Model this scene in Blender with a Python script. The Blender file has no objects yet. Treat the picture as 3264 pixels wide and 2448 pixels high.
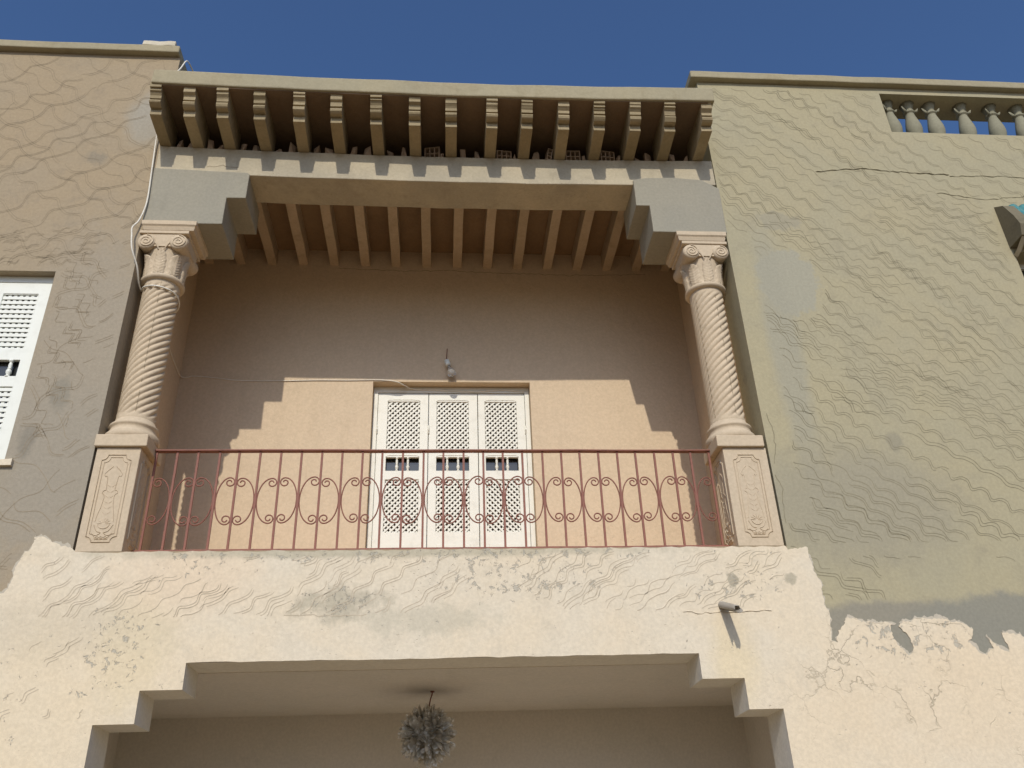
import bpy, bmesh, math, random
from mathutils import Vector, Matrix, noise
from mathutils.geometry import tessellate_polygon

S = bpy.context.scene
COL = S.collection
random.seed(11)
PI = math.pi
LIFT = 3.82                      # z = 0 in the modelling frame is the balcony floor; the street lies 3.82 m below

# ------------------------------------------------------------------ camera
cam = bpy.data.cameras.new('camera')
cam.sensor_fit = 'HORIZONTAL'; cam.sensor_width = 36.0; cam.lens = 30.735
cam.clip_start = 0.05; cam.clip_end = 3000
co = bpy.data.objects.new('camera', cam); COL.objects.link(co)
pit, yaw, rol = (math.radians(a) for a in (29.2088, 5.2385, -2.2012))
fw = Vector((math.sin(yaw)*math.cos(pit), math.cos(yaw)*math.cos(pit), math.sin(pit)))
rt = Vector((math.cos(yaw), -math.sin(yaw), 0)); up = rt.cross(fw)
r2 = rt*math.cos(rol) + up*math.sin(rol); u2 = -rt*math.sin(rol) + up*math.cos(rol)
M = Matrix((r2, u2, -fw)).transposed().to_4x4(); M.translation = Vector((0.0015, -6.5844, -2.2202 + LIFT))
co.matrix_world = M
S.camera = co

# ------------------------------------------------------------------ sky, sun, exposure
SUN = Vector((0.118, 1.0, -0.767)).normalized()          # direction the light travels
elev = math.asin(-SUN.z)
w = bpy.data.worlds.new('World'); S.world = w; w.use_nodes = True
wt = w.node_tree; wt.nodes.clear()
sky = wt.nodes.new('ShaderNodeTexSky'); sky.sky_type = 'NISHITA'; sky.sun_disc = False
sky.sun_elevation = elev
sky.sun_rotation = math.atan2(-SUN.x, -SUN.y)
sky.altitude = 0; sky.air_density = 1.0; sky.dust_density = 3.0; sky.ozone_density = 10.0
bg = wt.nodes.new('ShaderNodeBackground'); bg.inputs[1].default_value = 0.13
ow = wt.nodes.new('ShaderNodeOutputWorld')
wt.links.new(sky.outputs[0], bg.inputs[0]); wt.links.new(bg.outputs[0], ow.inputs[0])
sl = bpy.data.lights.new('sun', 'SUN'); sl.energy = 2.95; sl.angle = math.radians(0.53); sl.color = (1.0, 0.935, 0.82)
so = bpy.data.objects.new('sun', sl); COL.objects.link(so)
so.rotation_euler = SUN.to_track_quat('-Z', 'Y').to_euler(); so.location = (-3, -20, 30)
vs = S.view_settings; vs.view_transform = 'Standard'; vs.look = 'None'; vs.exposure = 0.0; vs.gamma = 1.0
vs.use_curve_mapping = False
S.render.engine = 'CYCLES'
S.cycles.max_bounces = 6; S.cycles.diffuse_bounces = 4; S.cycles.glossy_bounces = 3; S.cycles.transmission_bounces = 5
S.cycles.caustics_reflective = False; S.cycles.caustics_refractive = False

# ------------------------------------------------------------------ materials
def lin(r, g, b):
    f = lambda c: (c/255/12.92 if c/255 <= .04045 else ((c/255+.055)/1.055)**2.4)
    return (f(r), f(g), f(b), 1)

class T:
    def __init__(s, name):
        s.m = bpy.data.materials.new(name); s.m.use_nodes = True
        s.t = s.m.node_tree; s.t.nodes.clear()
        s.o = s.n('OutputMaterial'); s.b = s.n('BsdfPrincipled'); s.l(s.b.outputs[0], s.o.inputs[0])
        s.tc = s.n('TexCoord').outputs['Object']
    def n(s, k, **kw):
        x = s.t.nodes.new('ShaderNode' + k)
        for a, v in kw.items(): setattr(x, a, v)
        return x
    def l(s, a, b): s.t.links.new(a, b)
    def mapv(s, scale, vec=None):
        x = s.n('Mapping'); x.inputs['Scale'].default_value = scale; s.l(vec or s.tc, x.inputs[0]); return x.outputs[0]
    def noise(s, scale, det=6, rough=.6, dist=0, vec=None):
        x = s.n('TexNoise'); s.l(vec or s.tc, x.inputs['Vector'])
        x.inputs['Scale'].default_value = scale; x.inputs['Detail'].default_value = det
        x.inputs['Roughness'].default_value = rough; x.inputs['Distortion'].default_value = dist
        return x.outputs['Fac']
    def rng(s, v, a, b, c=0., d=1., smooth=True):
        x = s.n('MapRange'); x.interpolation_type = 'SMOOTHSTEP' if smooth else 'LINEAR'
        s.l(v, x.inputs[0])
        for i, q in enumerate((a, b, c, d)): x.inputs[i+1].default_value = q
        return x.outputs[0]
    def math(s, op, a, b=None):
        x = s.n('Math', operation=op)
        for i, q in enumerate((a, b)):
            if q is None: continue
            if isinstance(q, (int, float)): x.inputs[i].default_value = q
            else: s.l(q, x.inputs[i])
        return x.outputs[0]
    def mix(s, f, a, b, mode='MIX'):
        x = s.n('Mix', data_type='RGBA', blend_type=mode)
        if isinstance(f, (int, float)): x.inputs[0].default_value = f
        else: s.l(f, x.inputs[0])
        for i, q in ((6, a), (7, b)):
            if isinstance(q, tuple): x.inputs[i].default_value = q
            else: s.l(q, x.inputs[i])
        return x.outputs[2]
    def ellipse(s, cx, cz, rx, rz, soft=.25, wob=.55, sc=6):
        v = s.n('VectorMath', operation='SUBTRACT'); s.l(s.tc, v.inputs[0]); v.inputs[1].default_value = (cx, 0, cz)
        q = s.n('VectorMath', operation='MULTIPLY'); s.l(v.outputs[0], q.inputs[0]); q.inputs[1].default_value = (1/rx, 0, 1/rz)
        d = s.n('VectorMath', operation='LENGTH'); s.l(q.outputs[0], d.inputs[0])
        if not hasattr(s, 'en'): s.en = s.math('SUBTRACT', s.noise(sc, 6, .65), .5)
        nz = s.math('MULTIPLY', s.en, wob*2)
        return s.rng(s.math('ADD', d.outputs['Value'], nz), 1-soft, 1+soft, 1, 0)
    def bump(s, h, strength, dist, prev=None):
        x = s.n('Bump'); x.inputs['Strength'].default_value = strength; x.inputs['Distance'].default_value = dist
        s.l(h, x.inputs['Height'])
        if prev: s.l(prev, x.inputs['Normal'])
        return x.outputs[0]
    def fin(s, col, rough=.9, nrm=None, spec=.25):
        if isinstance(col, tuple): s.b.inputs['Base Color'].default_value = col
        else: s.l(col, s.b.inputs['Base Color'])
        s.b.inputs['Roughness'].default_value = rough
        s.b.inputs['Specular IOR Level'].default_value = spec
        if nrm: s.l(nrm, s.b.inputs['Normal'])
        return s.m

def plaster(name, base, alt, dark, patches=(), streak=.0, cracks=0, crackcol=None, pits=0, grain=1.0, mot=1.0, flakes=(), rnd=0):
    """base/alt: two tones mottled together; dark: stain colour."""
    kg, kb = (.985, .92) if 'greenish' in name else (.972, .895) if 'limewash' in name else (.968, .92)
    yl = lambda c: (c[0], c[1]*kg, c[2]*kb, 1)
    base, alt, dark = yl(base), yl(alt), yl(dark); crackcol = yl(crackcol) if crackcol else None
    patches = [(a, b, rx, rz, yl(cl), k, so_, wo) for a, b, rx, rz, cl, k, so_, wo in patches]
    t = T(name)
    if rnd:
        oi = t.n('ObjectInfo').outputs['Random']
        ad = t.n('VectorMath', operation='ADD'); t.l(t.tc, ad.inputs[0])
        cb = t.n('CombineXYZ'); q = t.math('MULTIPLY', oi, 37.0)
        for i in range(3): t.l(q, cb.inputs[i])
        t.l(cb.outputs[0], ad.inputs[1]); t.tc = ad.outputs[0]
    n1 = t.noise(.9, 5, .62, .3); n2 = t.noise(4.5, 6, .68, .5); n3 = t.noise(38, 3, .6)
    c = t.mix(t.rng(n1, .36, .66), base, alt)
    c = t.mix(t.math('MULTIPLY', t.rng(n2, .5, .78), .55*mot), c, dark)
    if streak:
        sv = t.noise(1.0, 5, .65, .2, t.mapv((7, 7, .8)))
        c = t.mix(t.math('MULTIPLY', t.rng(sv, .52, .78), streak), c, dark)
    for (cx, cz, rx, rz, colr, k, soft, wob) in patches:
        c = t.mix(t.math('MULTIPLY', t.ellipse(cx, cz, rx, rz, soft, wob), k), c, colr)
    if rnd: c = t.mix(t.math('MULTIPLY', oi, rnd), c, dark)
    c = t.mix(.22, c, t.mix(t.rng(n3, .3, .72), (.55, .55, .55, 1), (1, 1, 1, 1)), 'MULTIPLY')
    h1 = t.noise(17, 4, .68, .6)
    h2 = t.noise(150, 1, .6)
    nr = t.bump(t.noise(3.2, 2), .25*grain, .03)
    nr = t.bump(h1, .38*grain, .012, nr)
    nr = t.bump(h2, .3*grain, .0025, nr)
    if flakes:
        fn = t.noise(15, 7, .75, .6); zone = None
        for (cx, cz, rx, rz) in flakes:
            zn = t.ellipse(cx, cz, rx, rz, .5, .5); zone = zn if zone is None else t.math('MAXIMUM', zone, zn)
        fm = t.rng(t.math('ADD', fn, t.math('MULTIPLY', zone, .095)), .655, .675)
        c = t.mix(t.math('MULTIPLY', fm, .8), c, (.40, .37, .30, 1))
        nr = t.bump(t.math('SUBTRACT', 1, fm), .7, .005, nr)
    if pits:
        v = t.n('TexVoronoi'); v.inputs['Scale'].default_value = 26; t.l(t.mapv((1, 1, 1.4)), v.inputs['Vector'])
        pm = t.math('MULTIPLY', t.rng(v.outputs['Distance'], .12, .2, 1, 0), t.rng(t.noise(2.3, 4), .56, .66))
        c = t.mix(t.math('MULTIPLY', pm, pits), c, dark)
        nr = t.bump(t.math('SUBTRACT', 1, pm), .6, .006, nr)
    if cracks:
        dv = t.n('VectorMath', operation='ADD'); t.l(t.tc, dv.inputs[0])
        nz = t.n('TexNoise'); nz.inputs['Scale'].default_value = 5; nz.inputs['Detail'].default_value = 5; t.l(t.tc, nz.inputs['Vector'])
        sc = t.n('VectorMath', operation='SCALE'); t.l(nz.outputs['Color'], sc.inputs[0]); sc.inputs['Scale'].default_value = .35
        t.l(sc.outputs[0], dv.inputs[1])
        v = t.n('TexVoronoi', feature='DISTANCE_TO_EDGE'); v.inputs['Scale'].default_value = 3.6; t.l(dv.outputs[0], v.inputs['Vector'])
        cm = t.math('MULTIPLY', t.rng(v.outputs['Distance'], .004, .022, 1, 0), t.rng(t.noise(1.4, 4), .46, .6))
        for (cx, cz, rx, rz) in cracks: cm = t.math('MULTIPLY', cm, t.ellipse(cx, cz, rx, rz, .4, .3))
        c = t.mix(t.math('MULTIPLY', cm, .6), c, crackcol or dark)
        nr = t.bump(t.math('SUBTRACT', 1, cm), .8, .004, nr)
    return t.fin(c, .93, nr, .15)

def paint(name, base, dirt, rough=.5, amt=.35, sc=9, bump=.15, spec=.4):
    t = T(name)
    c = t.mix(t.math('MULTIPLY', t.rng(t.noise(sc, 7, .65), .48, .75), amt), base, dirt)
    return t.fin(c, rough, t.bump(t.noise(sc*6, 4), bump, .003), spec)

GREY = (.30, .275, .225, 1)
MAT = {}
MAT['left'] = plaster('beige_render', (.358, .290, .196, 1), (.345, .288, .205, 1), (.265, .225, .17, 1),
    [(-3.05, 1.5, .55, 1.5, (.325, .292, .235, 1), .85, .45, .5), (-3.15, .7, .9, .7, (.31, .285, .235, 1), .7, .5, .5),
     (-2.93, 4.5, .22, .35, (.34, .325, .28, 1), .8, .4, .4), (-3.36, 3.95, .11, .08, (.23, .21, .17, 1), .65, .5, 1.3),
     (-3.14, 1.36, .08, .15, (.245, .23, .19, 1), .7, .3, 1.2), (-3.3, .92, .07, .14, (.225, .21, .175, 1), .7, .35, 1.3)],
    streak=.2, grain=.9)
MAT['right'] = plaster('greenish_render', (.388, .346, .236, 1), (.365, .334, .240, 1), (.285, .258, .192, 1),
    [(3.30, 2.62, .30, .36, (.338, .326, .268, 1), .9, .10, .75), (3.12, 2.0, .15, 1.25, (.325, .312, .255, 1), .75, .4, .35),
     (3.35, 3.35, .20, .12, (.31, .29, .23, 1), .7, .2, 1.1), (3.4, .35, .9, .5, (.30, .278, .22, 1), .7, .5, .5),
     (3.9, .93, .07, .08, (.27, .25, .195, 1), .7, .3, 1.4),
     (3.5, -.70, .95, .24, (.262, .245, .205, 1), .95, .15, .3), (4.7, -.72, 1.2, .32, (.245, .238, .205, 1), .95, .15, .3)],
    streak=.34, grain=.5)
MAT['white'] = plaster('cream_limewash', (.675, .588, .465, 1), (.655, .595, .500, 1), (.54, .49, .41, 1),
    [(-2.75, -.60, .6, .2, (.53, .485, .41, 1), .7, .6, 1.3), (-2.2, -.75, .25, .4, (.64, .55, .38, 1), .45, .6, .9),
     (-1.9, -.2, .5, .25, (.69, .56, .43, 1), .5, .6, .5), (-.75, -.42, .28, .11, (.40, .37, .30, 1), .75, .5, 1.6),
     (-.1, -.55, .45, .10, (.50, .465, .385, 1), .65, .5, 1.6), (-.4, -.02, 2.0, .045, (.42, .39, .31, 1), .75, .5, .9),
     (2.28, -.28, .04, .05, (.36, .33, .27, 1), .9, .2, 1.6), (2.75, -.27, .04, .045, (.38, .35, .28, 1), .8, .25, 1.6),
     (2.2, -.9, .16, .3, (.68, .57, .37, 1), .5, .6, .4), (4.0, -1.2, 1.1, .5, (.67, .56, .42, 1), .6, .6, .4),
     (-2.8, -1.2, .5, .8, (.69, .585, .43, 1), .5, .6, .5)],
    streak=.26, cracks=((3.9, -1.0, 1.2, .75),), crackcol=(.33, .29, .22, 1), pits=.8, grain=.8, mot=1.25,
    flakes=((-.75, -.40, .32, .13), (-.1, -.06, 1.9, .06), (-1.8, -.06, .35, .12), (-2.35, -.72, .28, .3), (2.3, -.33, .4, .13), (3.6, -.75, .5, .18), (.6, -.2, .7, .2), (-3.6, -1.2, .6, .6)))
MAT['reveal'] = plaster('white_reveal', (.74, .71, .63, 1), (.72, .69, .61, 1), (.6, .57, .5, 1), grain=.5)
MAT['back'] = plaster('peach_render', (.605, .492, .358, 1), (.59, .482, .355, 1), (.50, .405, .29, 1), streak=.30, pits=.7, grain=1.0, mot=.7)
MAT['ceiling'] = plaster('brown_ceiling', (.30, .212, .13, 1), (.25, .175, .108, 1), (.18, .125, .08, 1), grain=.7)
MAT['beam'] = plaster('dusty_beam', (.54, .44, .325, 1), (.47, .385, .28, 1), (.30, .24, .165, 1), streak=.3, grain=.8, rnd=.35)
MAT['fascia'] = plaster('grey_cornice_render', (.36, .322, .222, 1), (.33, .302, .215, 1), (.25, .215, .135, 1), streak=.35, grain=.8)
MAT['lintel'] = plaster('weathered_lintel', (.50, .445, .330, 1), (.39, .355, .275, 1), (.30, .265, .20, 1), streak=.35, pits=.6, grain=.9)
MAT['cement'] = plaster('smooth_grey_cement', (.315, .300, .245, 1), (.295, .285, .238, 1), (.255, .245, .2, 1), grain=.45, mot=.8)
MAT['corbel'] = plaster('cast_corbel', (.40, .335, .22, 1), (.31, .255, .16, 1), (.19, .155, .09, 1), streak=.3, grain=.8, rnd=.4)
MAT['stone'] = plaster('carved_stone', (.555, .462, .340, 1), (.535, .452, .340, 1), (.42, .345, .245, 1), streak=.32, grain=.45, mot=1.1)
MAT['porch'] = plaster('porch_paint', (.68, .64, .58, 1), (.65, .62, .56, 1), (.58, .555, .50, 1), grain=.3)
MAT['floor'] = plaster('floor_screed', (.80, .55, .31, 1), (.76, .52, .30, 1), (.62, .43, .26, 1), grain=.4)
MAT['porchfloor'] = plaster('pale_porch_floor', (.52, .45, .35, 1), (.48, .42, .33, 1), (.4, .35, .28, 1), grain=.4)
MAT['dust_right'] = plaster('shade_crack_line_greenish', (.20, .18, .122, 1), (.27, .24, .168, 1), (.14, .125, .085, 1), grain=.3)  # dark tones paint the shade under plaster lips; cracks and seams share them
MAT['dust_left'] = plaster('shade_crack_line_beige', (.265, .218, .152, 1), (.295, .245, .172, 1), (.20, .165, .118, 1), grain=.3)
MAT['dust_white'] = plaster('shade_crack_line_cream', (.44, .385, .29, 1), (.53, .46, .36, 1), (.32, .28, .21, 1), grain=.3)
MAT['under'] = plaster('grey_white_undercoat', (.50, .455, .375, 1), (.44, .41, .345, 1), (.34, .31, .255, 1), grain=.8)
MAT['brick'] = plaster('broken_brick', (.42, .30, .20, 1), (.36, .30, .235, 1), (.25, .2, .15, 1), grain=1)
MAT['door'] = paint('white_door_paint', (.655, .635, .55, 1), (.46, .43, .35, 1), .45, .45)
MAT['shutter'] = paint('white_shutter_paint', (.70, .71, .64, 1), (.50, .50, .44, 1), .45, .3)
MAT['iron'] = paint('red_oxide_iron', (.225, .086, .058, 1), (.11, .052, .037, 1), .65, .75, 20, .3)
MAT['cable'] = paint('white_cable_sheath', (.66, .62, .53, 1), (.45, .41, .33, 1), .5, .4)
MAT['pvc'] = paint('grey_pvc', (.30, .27, .225, 1), (.30, .28, .24, 1), .5, .4)
MAT['dark'] = paint('dark_interior', (.035, .032, .028, 1), (.05, .045, .04, 1), .8, .4)
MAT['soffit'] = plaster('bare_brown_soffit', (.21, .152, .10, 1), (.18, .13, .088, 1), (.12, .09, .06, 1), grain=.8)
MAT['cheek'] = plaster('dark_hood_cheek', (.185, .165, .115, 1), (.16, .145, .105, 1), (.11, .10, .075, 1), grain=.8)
MAT['backing'] = paint('brown_backing_board', (.115, .075, .05, 1), (.07, .05, .035, 1), .8, .5)
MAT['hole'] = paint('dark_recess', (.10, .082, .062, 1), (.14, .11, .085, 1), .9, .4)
MAT['slab'] = plaster('pale_stone_slab', (.58, .54, .43, 1), (.54, .5, .4, 1), (.4, .37, .29, 1), grain=.8)
MAT['baluster'] = plaster('green_grey_baluster', (.285, .285, .215, 1), (.31, .30, .225, 1), (.17, .16, .115, 1), streak=.3, grain=.6, rnd=.4)
MAT['ground'] = plaster('pale_street_paving', (.30, .235, .158, 1), (.275, .22, .15, 1), (.22, .175, .12, 1), grain=.6)
t = T('dark_window_glass'); t.b.inputs['Coat Weight'].default_value = .3
MAT['glass'] = t.fin((.028, .030, .028, 1), .08, None, .5)
t = T('clear_bulb_glass'); t.b.inputs['Transmission Weight'].default_value = .8; t.b.inputs['IOR'].default_value = 1.3
MAT['bulb'] = t.fin((.93, .92, .88, 1), .03)
t = T('glazed_teal_tile')
MAT['tile'] = t.fin(t.mix(t.rng(t.noise(7, 4), .4, .65), (.035, .17, .20, 1), (.075, .28, .29, 1)), .18, t.bump(t.noise(40), .1, .003), .5)
t = T('capiz_shell')
t.b.inputs['Transmission Weight'].default_value = .3
MAT['shell'] = t.fin(t.mix(t.rng(t.noise(22, 2), .54, .62), (.62, .57, .47, 1), (.86, .84, .78, 1)), .25, None, .6)

# ------------------------------------------------------------------ mesh helpers
WORLD = {}
def put(name, data, mat=None, parent=None, at=(0, 0, 0), rot=None, scale=None):
    o = bpy.data.objects.new(name, data); COL.objects.link(o)
    if mat and data and not data.materials: data.materials.append(MAT[mat])
    at = Vector(at); WORLD[o] = at
    if parent: o.parent = parent; o.location = at - WORLD[parent]
    else: o.location = at
    if rot: o.rotation_euler = rot
    if scale: o.scale = scale
    return o
def thing(name, label, cat, at=(0, 0, 0), group=None):
    o = put(name, None, at=at); o.empty_display_size = .1
    return tag(o, label, cat, group)
def tag(o, label, cat, group=None):
    o['label'] = label; o['category'] = cat
    if group: o['group'] = group
    return o
def mk(name, vs_, fs, smooth=False):
    me = bpy.data.meshes.new(name); me.from_pydata([tuple(v) for v in vs_], [], fs); me.validate(); me.update()
    if smooth:
        for p in me.polygons: p.use_smooth = True
    return me
def fix(me):
    bm = bmesh.new(); bm.from_mesh(me); bmesh.ops.recalc_face_normals(bm, faces=bm.faces); bm.to_mesh(me); bm.free(); return me
def box(x0, x1, y0, y1, z0, z1):
    v = [(x, y, z) for x in (x0, x1) for y in (y0, y1) for z in (z0, z1)]
    f = [(0, 1, 3, 2), (4, 6, 7, 5), (0, 4, 5, 1), (2, 3, 7, 6), (0, 2, 6, 4), (1, 5, 7, 3)]
    return v, f
def boxmesh(name, *a): return mk(name, *box(*a))
def joinp(parts):
    V, F = [], []
    for v, f in parts:
        k = len(V); V += list(v); F += [tuple(i+k for i in q) for q in f]
    return V, F
def cells(xs, zs, solid, y0, y1):
    """wall on a grid of cuts; only exposed faces are made"""
    nx, nz = len(xs)-1, len(zs)-1
    sol = lambda i, j: 0 <= i < nx and 0 <= j < nz and solid((xs[i]+xs[i+1])/2, (zs[j]+zs[j+1])/2)
    V, F, ix = [], [], {}
    def vid(p):
        if p not in ix: ix[p] = len(V); V.append(p)
        return ix[p]
    q = lambda *ps: F.append(tuple(vid(p) for p in ps))
    for i in range(nx):
        for j in range(nz):
            if not sol(i, j): continue
            a, b, c, d = xs[i], xs[i+1], zs[j], zs[j+1]
            q((a, y0, c), (b, y0, c), (b, y0, d), (a, y0, d)); q((a, y1, c), (a, y1, d), (b, y1, d), (b, y1, c))
            if not sol(i-1, j): q((a, y0, c), (a, y0, d), (a, y1, d), (a, y1, c))
            if not sol(i+1, j): q((b, y0, c), (b, y1, c), (b, y1, d), (b, y0, d))
            if not sol(i, j-1): q((a, y0, c), (a, y1, c), (b, y1, c), (b, y0, c))
            if not sol(i, j+1): q((a, y0, d), (b, y0, d), (b, y1, d), (a, y1, d))
    return V, F
def prism(poly, y0, y1):
    """polygon in x,z extruded between y0 and y1"""
    n = len(poly)
    tri = tessellate_polygon([[Vector((x, z, 0)) for x, z in poly]])
    V = [(x, y0, z) for x, z in poly] + [(x, y1, z) for x, z in poly]
    F = [tuple(t_) for t_ in tri] + [tuple(i+n for i in reversed(t_)) for t_ in tri]
    F += [(i, (i+1) % n, n+(i+1) % n, n+i) for i in range(n)]
    return V, F
def prismx(poly, x0, x1):
    V, F = prism(poly, x0, x1)
    return [(y, x, z) for x, y, z in V], F
def lathe(prof, n=32, cx=0, cy=0):
    V = [(cx+r*math.sin(2*PI*k/n), cy-r*math.cos(2*PI*k/n), z) for r, z in prof for k in range(n)]
    F = [(i*n+k, i*n+(k+1) % n, (i+1)*n+(k+1) % n, (i+1)*n+k) for i in range(len(prof)-1) for k in range(n)]
    F += [tuple(range(n-1, -1, -1)), tuple((len(prof)-1)*n+k for k in range(n))]
    return V, F
def tube(pts, r, n=8, flat=None):
    pts = [Vector(p) for p in pts]; V, F = [], []
    ref = None
    for i, p in enumerate(pts):
        d = (pts[min(i+1, len(pts)-1)] - pts[max(i-1, 0)]).normalized()
        if ref is None:
            ref = Vector((0, 1, 0)) if abs(d.y) < .9 else Vector((1, 0, 0))
        a = (ref - d*ref.dot(d)).normalized(); b = d.cross(a); ref = a
        rr = r[i] if isinstance(r, (list, tuple)) else r
        for k in range(n):
            q = 2*PI*k/n
            V.append(p + (a*math.cos(q)*(flat or 1) + b*math.sin(q))*rr)
    m = len(pts)
    F = [(i*n+k, i*n+(k+1) % n, (i+1)*n+(k+1) % n, (i+1)*n+k) for i in range(m-1) for k in range(n)]
    F += [tuple(range(n-1, -1, -1)), tuple((m-1)*n+k for k in range(n))]
    return V, F
def smooth_pts(pts, k=6):
    out = []; P = [Vector(p) for p in pts]
    for i in range(len(P)-1):
        a, b, c, d = P[max(i-1, 0)], P[i], P[i+1], P[min(i+2, len(P)-1)]
        for j in range(k):
            t_ = j/k
            out.append(.5*((2*b)+(c-a)*t_+(2*a-5*b+4*c-d)*t_*t_+(3*b-a-3*c+d)*t_**3))
    out.append(P[-1]); return out
def wob(me, amp, step=.12, sc=3.0, seed=0):
    """cut long edges and push the points about so that edges are hand-made"""
    bm = bmesh.new(); bm.from_mesh(me)
    for _ in range(6):
        es = [e for e in bm.edges if e.calc_length() > step*1.6]
        if not es: break
        bmesh.ops.subdivide_edges(bm, edges=es, cuts=1, use_grid_fill=True)
    bmesh.ops.triangulate(bm, faces=[f for f in bm.faces if len(f.verts) > 4])
    for v in bm.verts:
        n = noise.noise_vector(v.co*sc + Vector((seed*7.3, seed, 0))); v.co += n*amp
    bmesh.ops.recalc_face_normals(bm, faces=bm.faces)
    bm.to_mesh(me); bm.free(); return me
def bev(o, wd=.006, seg=2):
    m = o.modifiers.new('bevel', 'BEVEL'); m.width = wd; m.segments = seg; m.limit_method = 'ANGLE'; m.angle_limit = .6
    m.harden_normals = False; return o
def sag(x): return -.045*max(0, 1-(x/2.75)**2)
def sagmesh(me):
    for v in me.vertices: v.co.z += sag(v.co.x)
    return me
def ridges(lines, y0, wdt=.012, side=None, under=1):
    """raised plaster lips along polylines [(x,z,h)...] on a wall plane y0 facing -y; steep on the lower side"""
    V, F = [], []
    for L in lines:
        if len(L) < 3: continue
        k = len(V)
        for i, (x, z, h) in enumerate(L):
            a, b = L[max(i-1, 0)], L[min(i+1, len(L)-1)]
            dx, dz = b[0]-a[0], b[1]-a[1]; q = math.hypot(dx, dz) or 1
            nx, nz = -dz/q, dx/q
            if side is None:
                if nz > 0: nx, nz = -nx, -nz
            elif side < 0: nx, nz = -nx, -nz
            V += [(x-nx*wdt, y0+.002, z-nz*wdt), (x, y0-h, z), (x-nx*min(.006, h*.7)*under, y0+.002, z-nz*min(.006, h*.7)*under)]
        for i in range(len(L)-1):
            a = k+3*i
            F += [(a, a+1, a+4, a+3), (a+1, a+2, a+5, a+4)]
    return mk('plaster_ridges', V, F, False)

def shade_crack_strip(lines, y0, k=1.15, base=.001):
    """painted shade in the scored line below each lip, also crack lines: a thin strip that swells and fades with it"""
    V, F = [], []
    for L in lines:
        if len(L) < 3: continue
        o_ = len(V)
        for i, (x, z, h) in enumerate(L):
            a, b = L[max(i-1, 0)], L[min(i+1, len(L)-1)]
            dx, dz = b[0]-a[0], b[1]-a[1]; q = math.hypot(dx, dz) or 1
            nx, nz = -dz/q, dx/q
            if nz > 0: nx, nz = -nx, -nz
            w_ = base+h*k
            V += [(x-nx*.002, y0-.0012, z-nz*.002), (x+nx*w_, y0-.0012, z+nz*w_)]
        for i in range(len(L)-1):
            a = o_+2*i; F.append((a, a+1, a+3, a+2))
    return mk('painted_shade_line', V, F, False)
def marks(L, y0, wdt, mat, k):
    o = put('trowel_marks', ridges([[(x, z, h*.4) for x, z, h in q] for q in L], y0, wdt), mat, house); o['kind'] = 'stuff'
    o = put('painted_shade_line', shade_crack_strip(L, y0, k), 'dust_'+mat, house); o['kind'] = 'stuff'  # shade below each trowel lip, painted as a dark strip

# ------------------------------------------------------------------ ground
g = put('ground', mk('ground', [(-600, -600, 0), (600, -600, 0), (600, 600, 0), (-600, 600, 0)], [(0, 1, 2, 3)]), 'ground', at=(0, 0, -LIFT))
g['kind'] = 'structure'

# ------------------------------------------------------------------ house: walls
JX = 2.77; YB = 1.695; TH = .36; GZ = -LIFT
house = thing('house', 'weathered beige rendered house with a columned balcony above a stepped opening', 'house', (0, 0, GZ))
AX = [-2.381, -2.103, -1.811]; BX = [1.932, 2.252, 2.507]; AZ = [-1.236, -1.015, -.830]    # stepped arch
def arch_open(x, z):
    if z < AZ[0]: return AX[0] < x < BX[2]
    if z < AZ[1]: return AX[1] < x < BX[1]
    if z < AZ[2]: return AX[2] < x < BX[0]
    return False
m = mk('wall', *cells([-JX]+AX+BX+[JX], [GZ-.1]+AZ+[0], lambda x, z: not arch_open(x, z), 0, TH))
m.materials.append(MAT['left']); m.materials.append(MAT['reveal'])
for p in m.polygons:
    if abs(p.normal.y) < .5 and p.center.z < -.01 and abs(p.center.x) < JX-.01: p.material_index = 1
    if p.normal.y > .5: p.material_index = 1
put('wall', m, None, house)['label'] = 'lower wall with the stepped opening under the balcony'
WX0, WX1, WZ0, WZ1 = -4.62, -3.44, .76, 2.60            # left window
m = mk('wall', *cells([-8.5, WX0, WX1, -JX], [GZ-.1, WZ0, WZ1, 5.40], lambda x, z: not (WX0 < x < WX1 and WZ0 < z < WZ1), 0, TH))
put('wall', m, 'left', house)['label'] = 'beige wall with the white shutter window'
HX0, HX1, HZ0, HZ1 = 5.69, 7.1, .85, 3.03               # right window under the tiled hood
OX0, OX1, OZ0, OZ1 = 4.83, 8.6, 4.633, 5.215            # balustrade opening
m = mk('wall', *cells([JX, OX0, HX0, HX1, OX1, 9.6], [GZ-.1, HZ0, HZ1, OZ0, OZ1, 5.30],
       lambda x, z: not ((OX0 < x < OX1 and OZ0 < z < OZ1) or (HX0 < x < HX1 and HZ0 < z < HZ1)), 0, TH))
put('wall', m, 'right', house)['label'] = 'greenish beige wall with wavy trowel marks'
# copings
bev(put('coping', wob(boxmesh('coping', -8.6, -2.775, -.07, TH+.06, 5.402, 5.50), .006), 'fascia', house), .012)
bev(put('coping', wob(boxmesh('coping', 2.69, 9.7, -.07, TH+.06, 5.302, 5.40), .006), 'fascia', house), .012)
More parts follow.
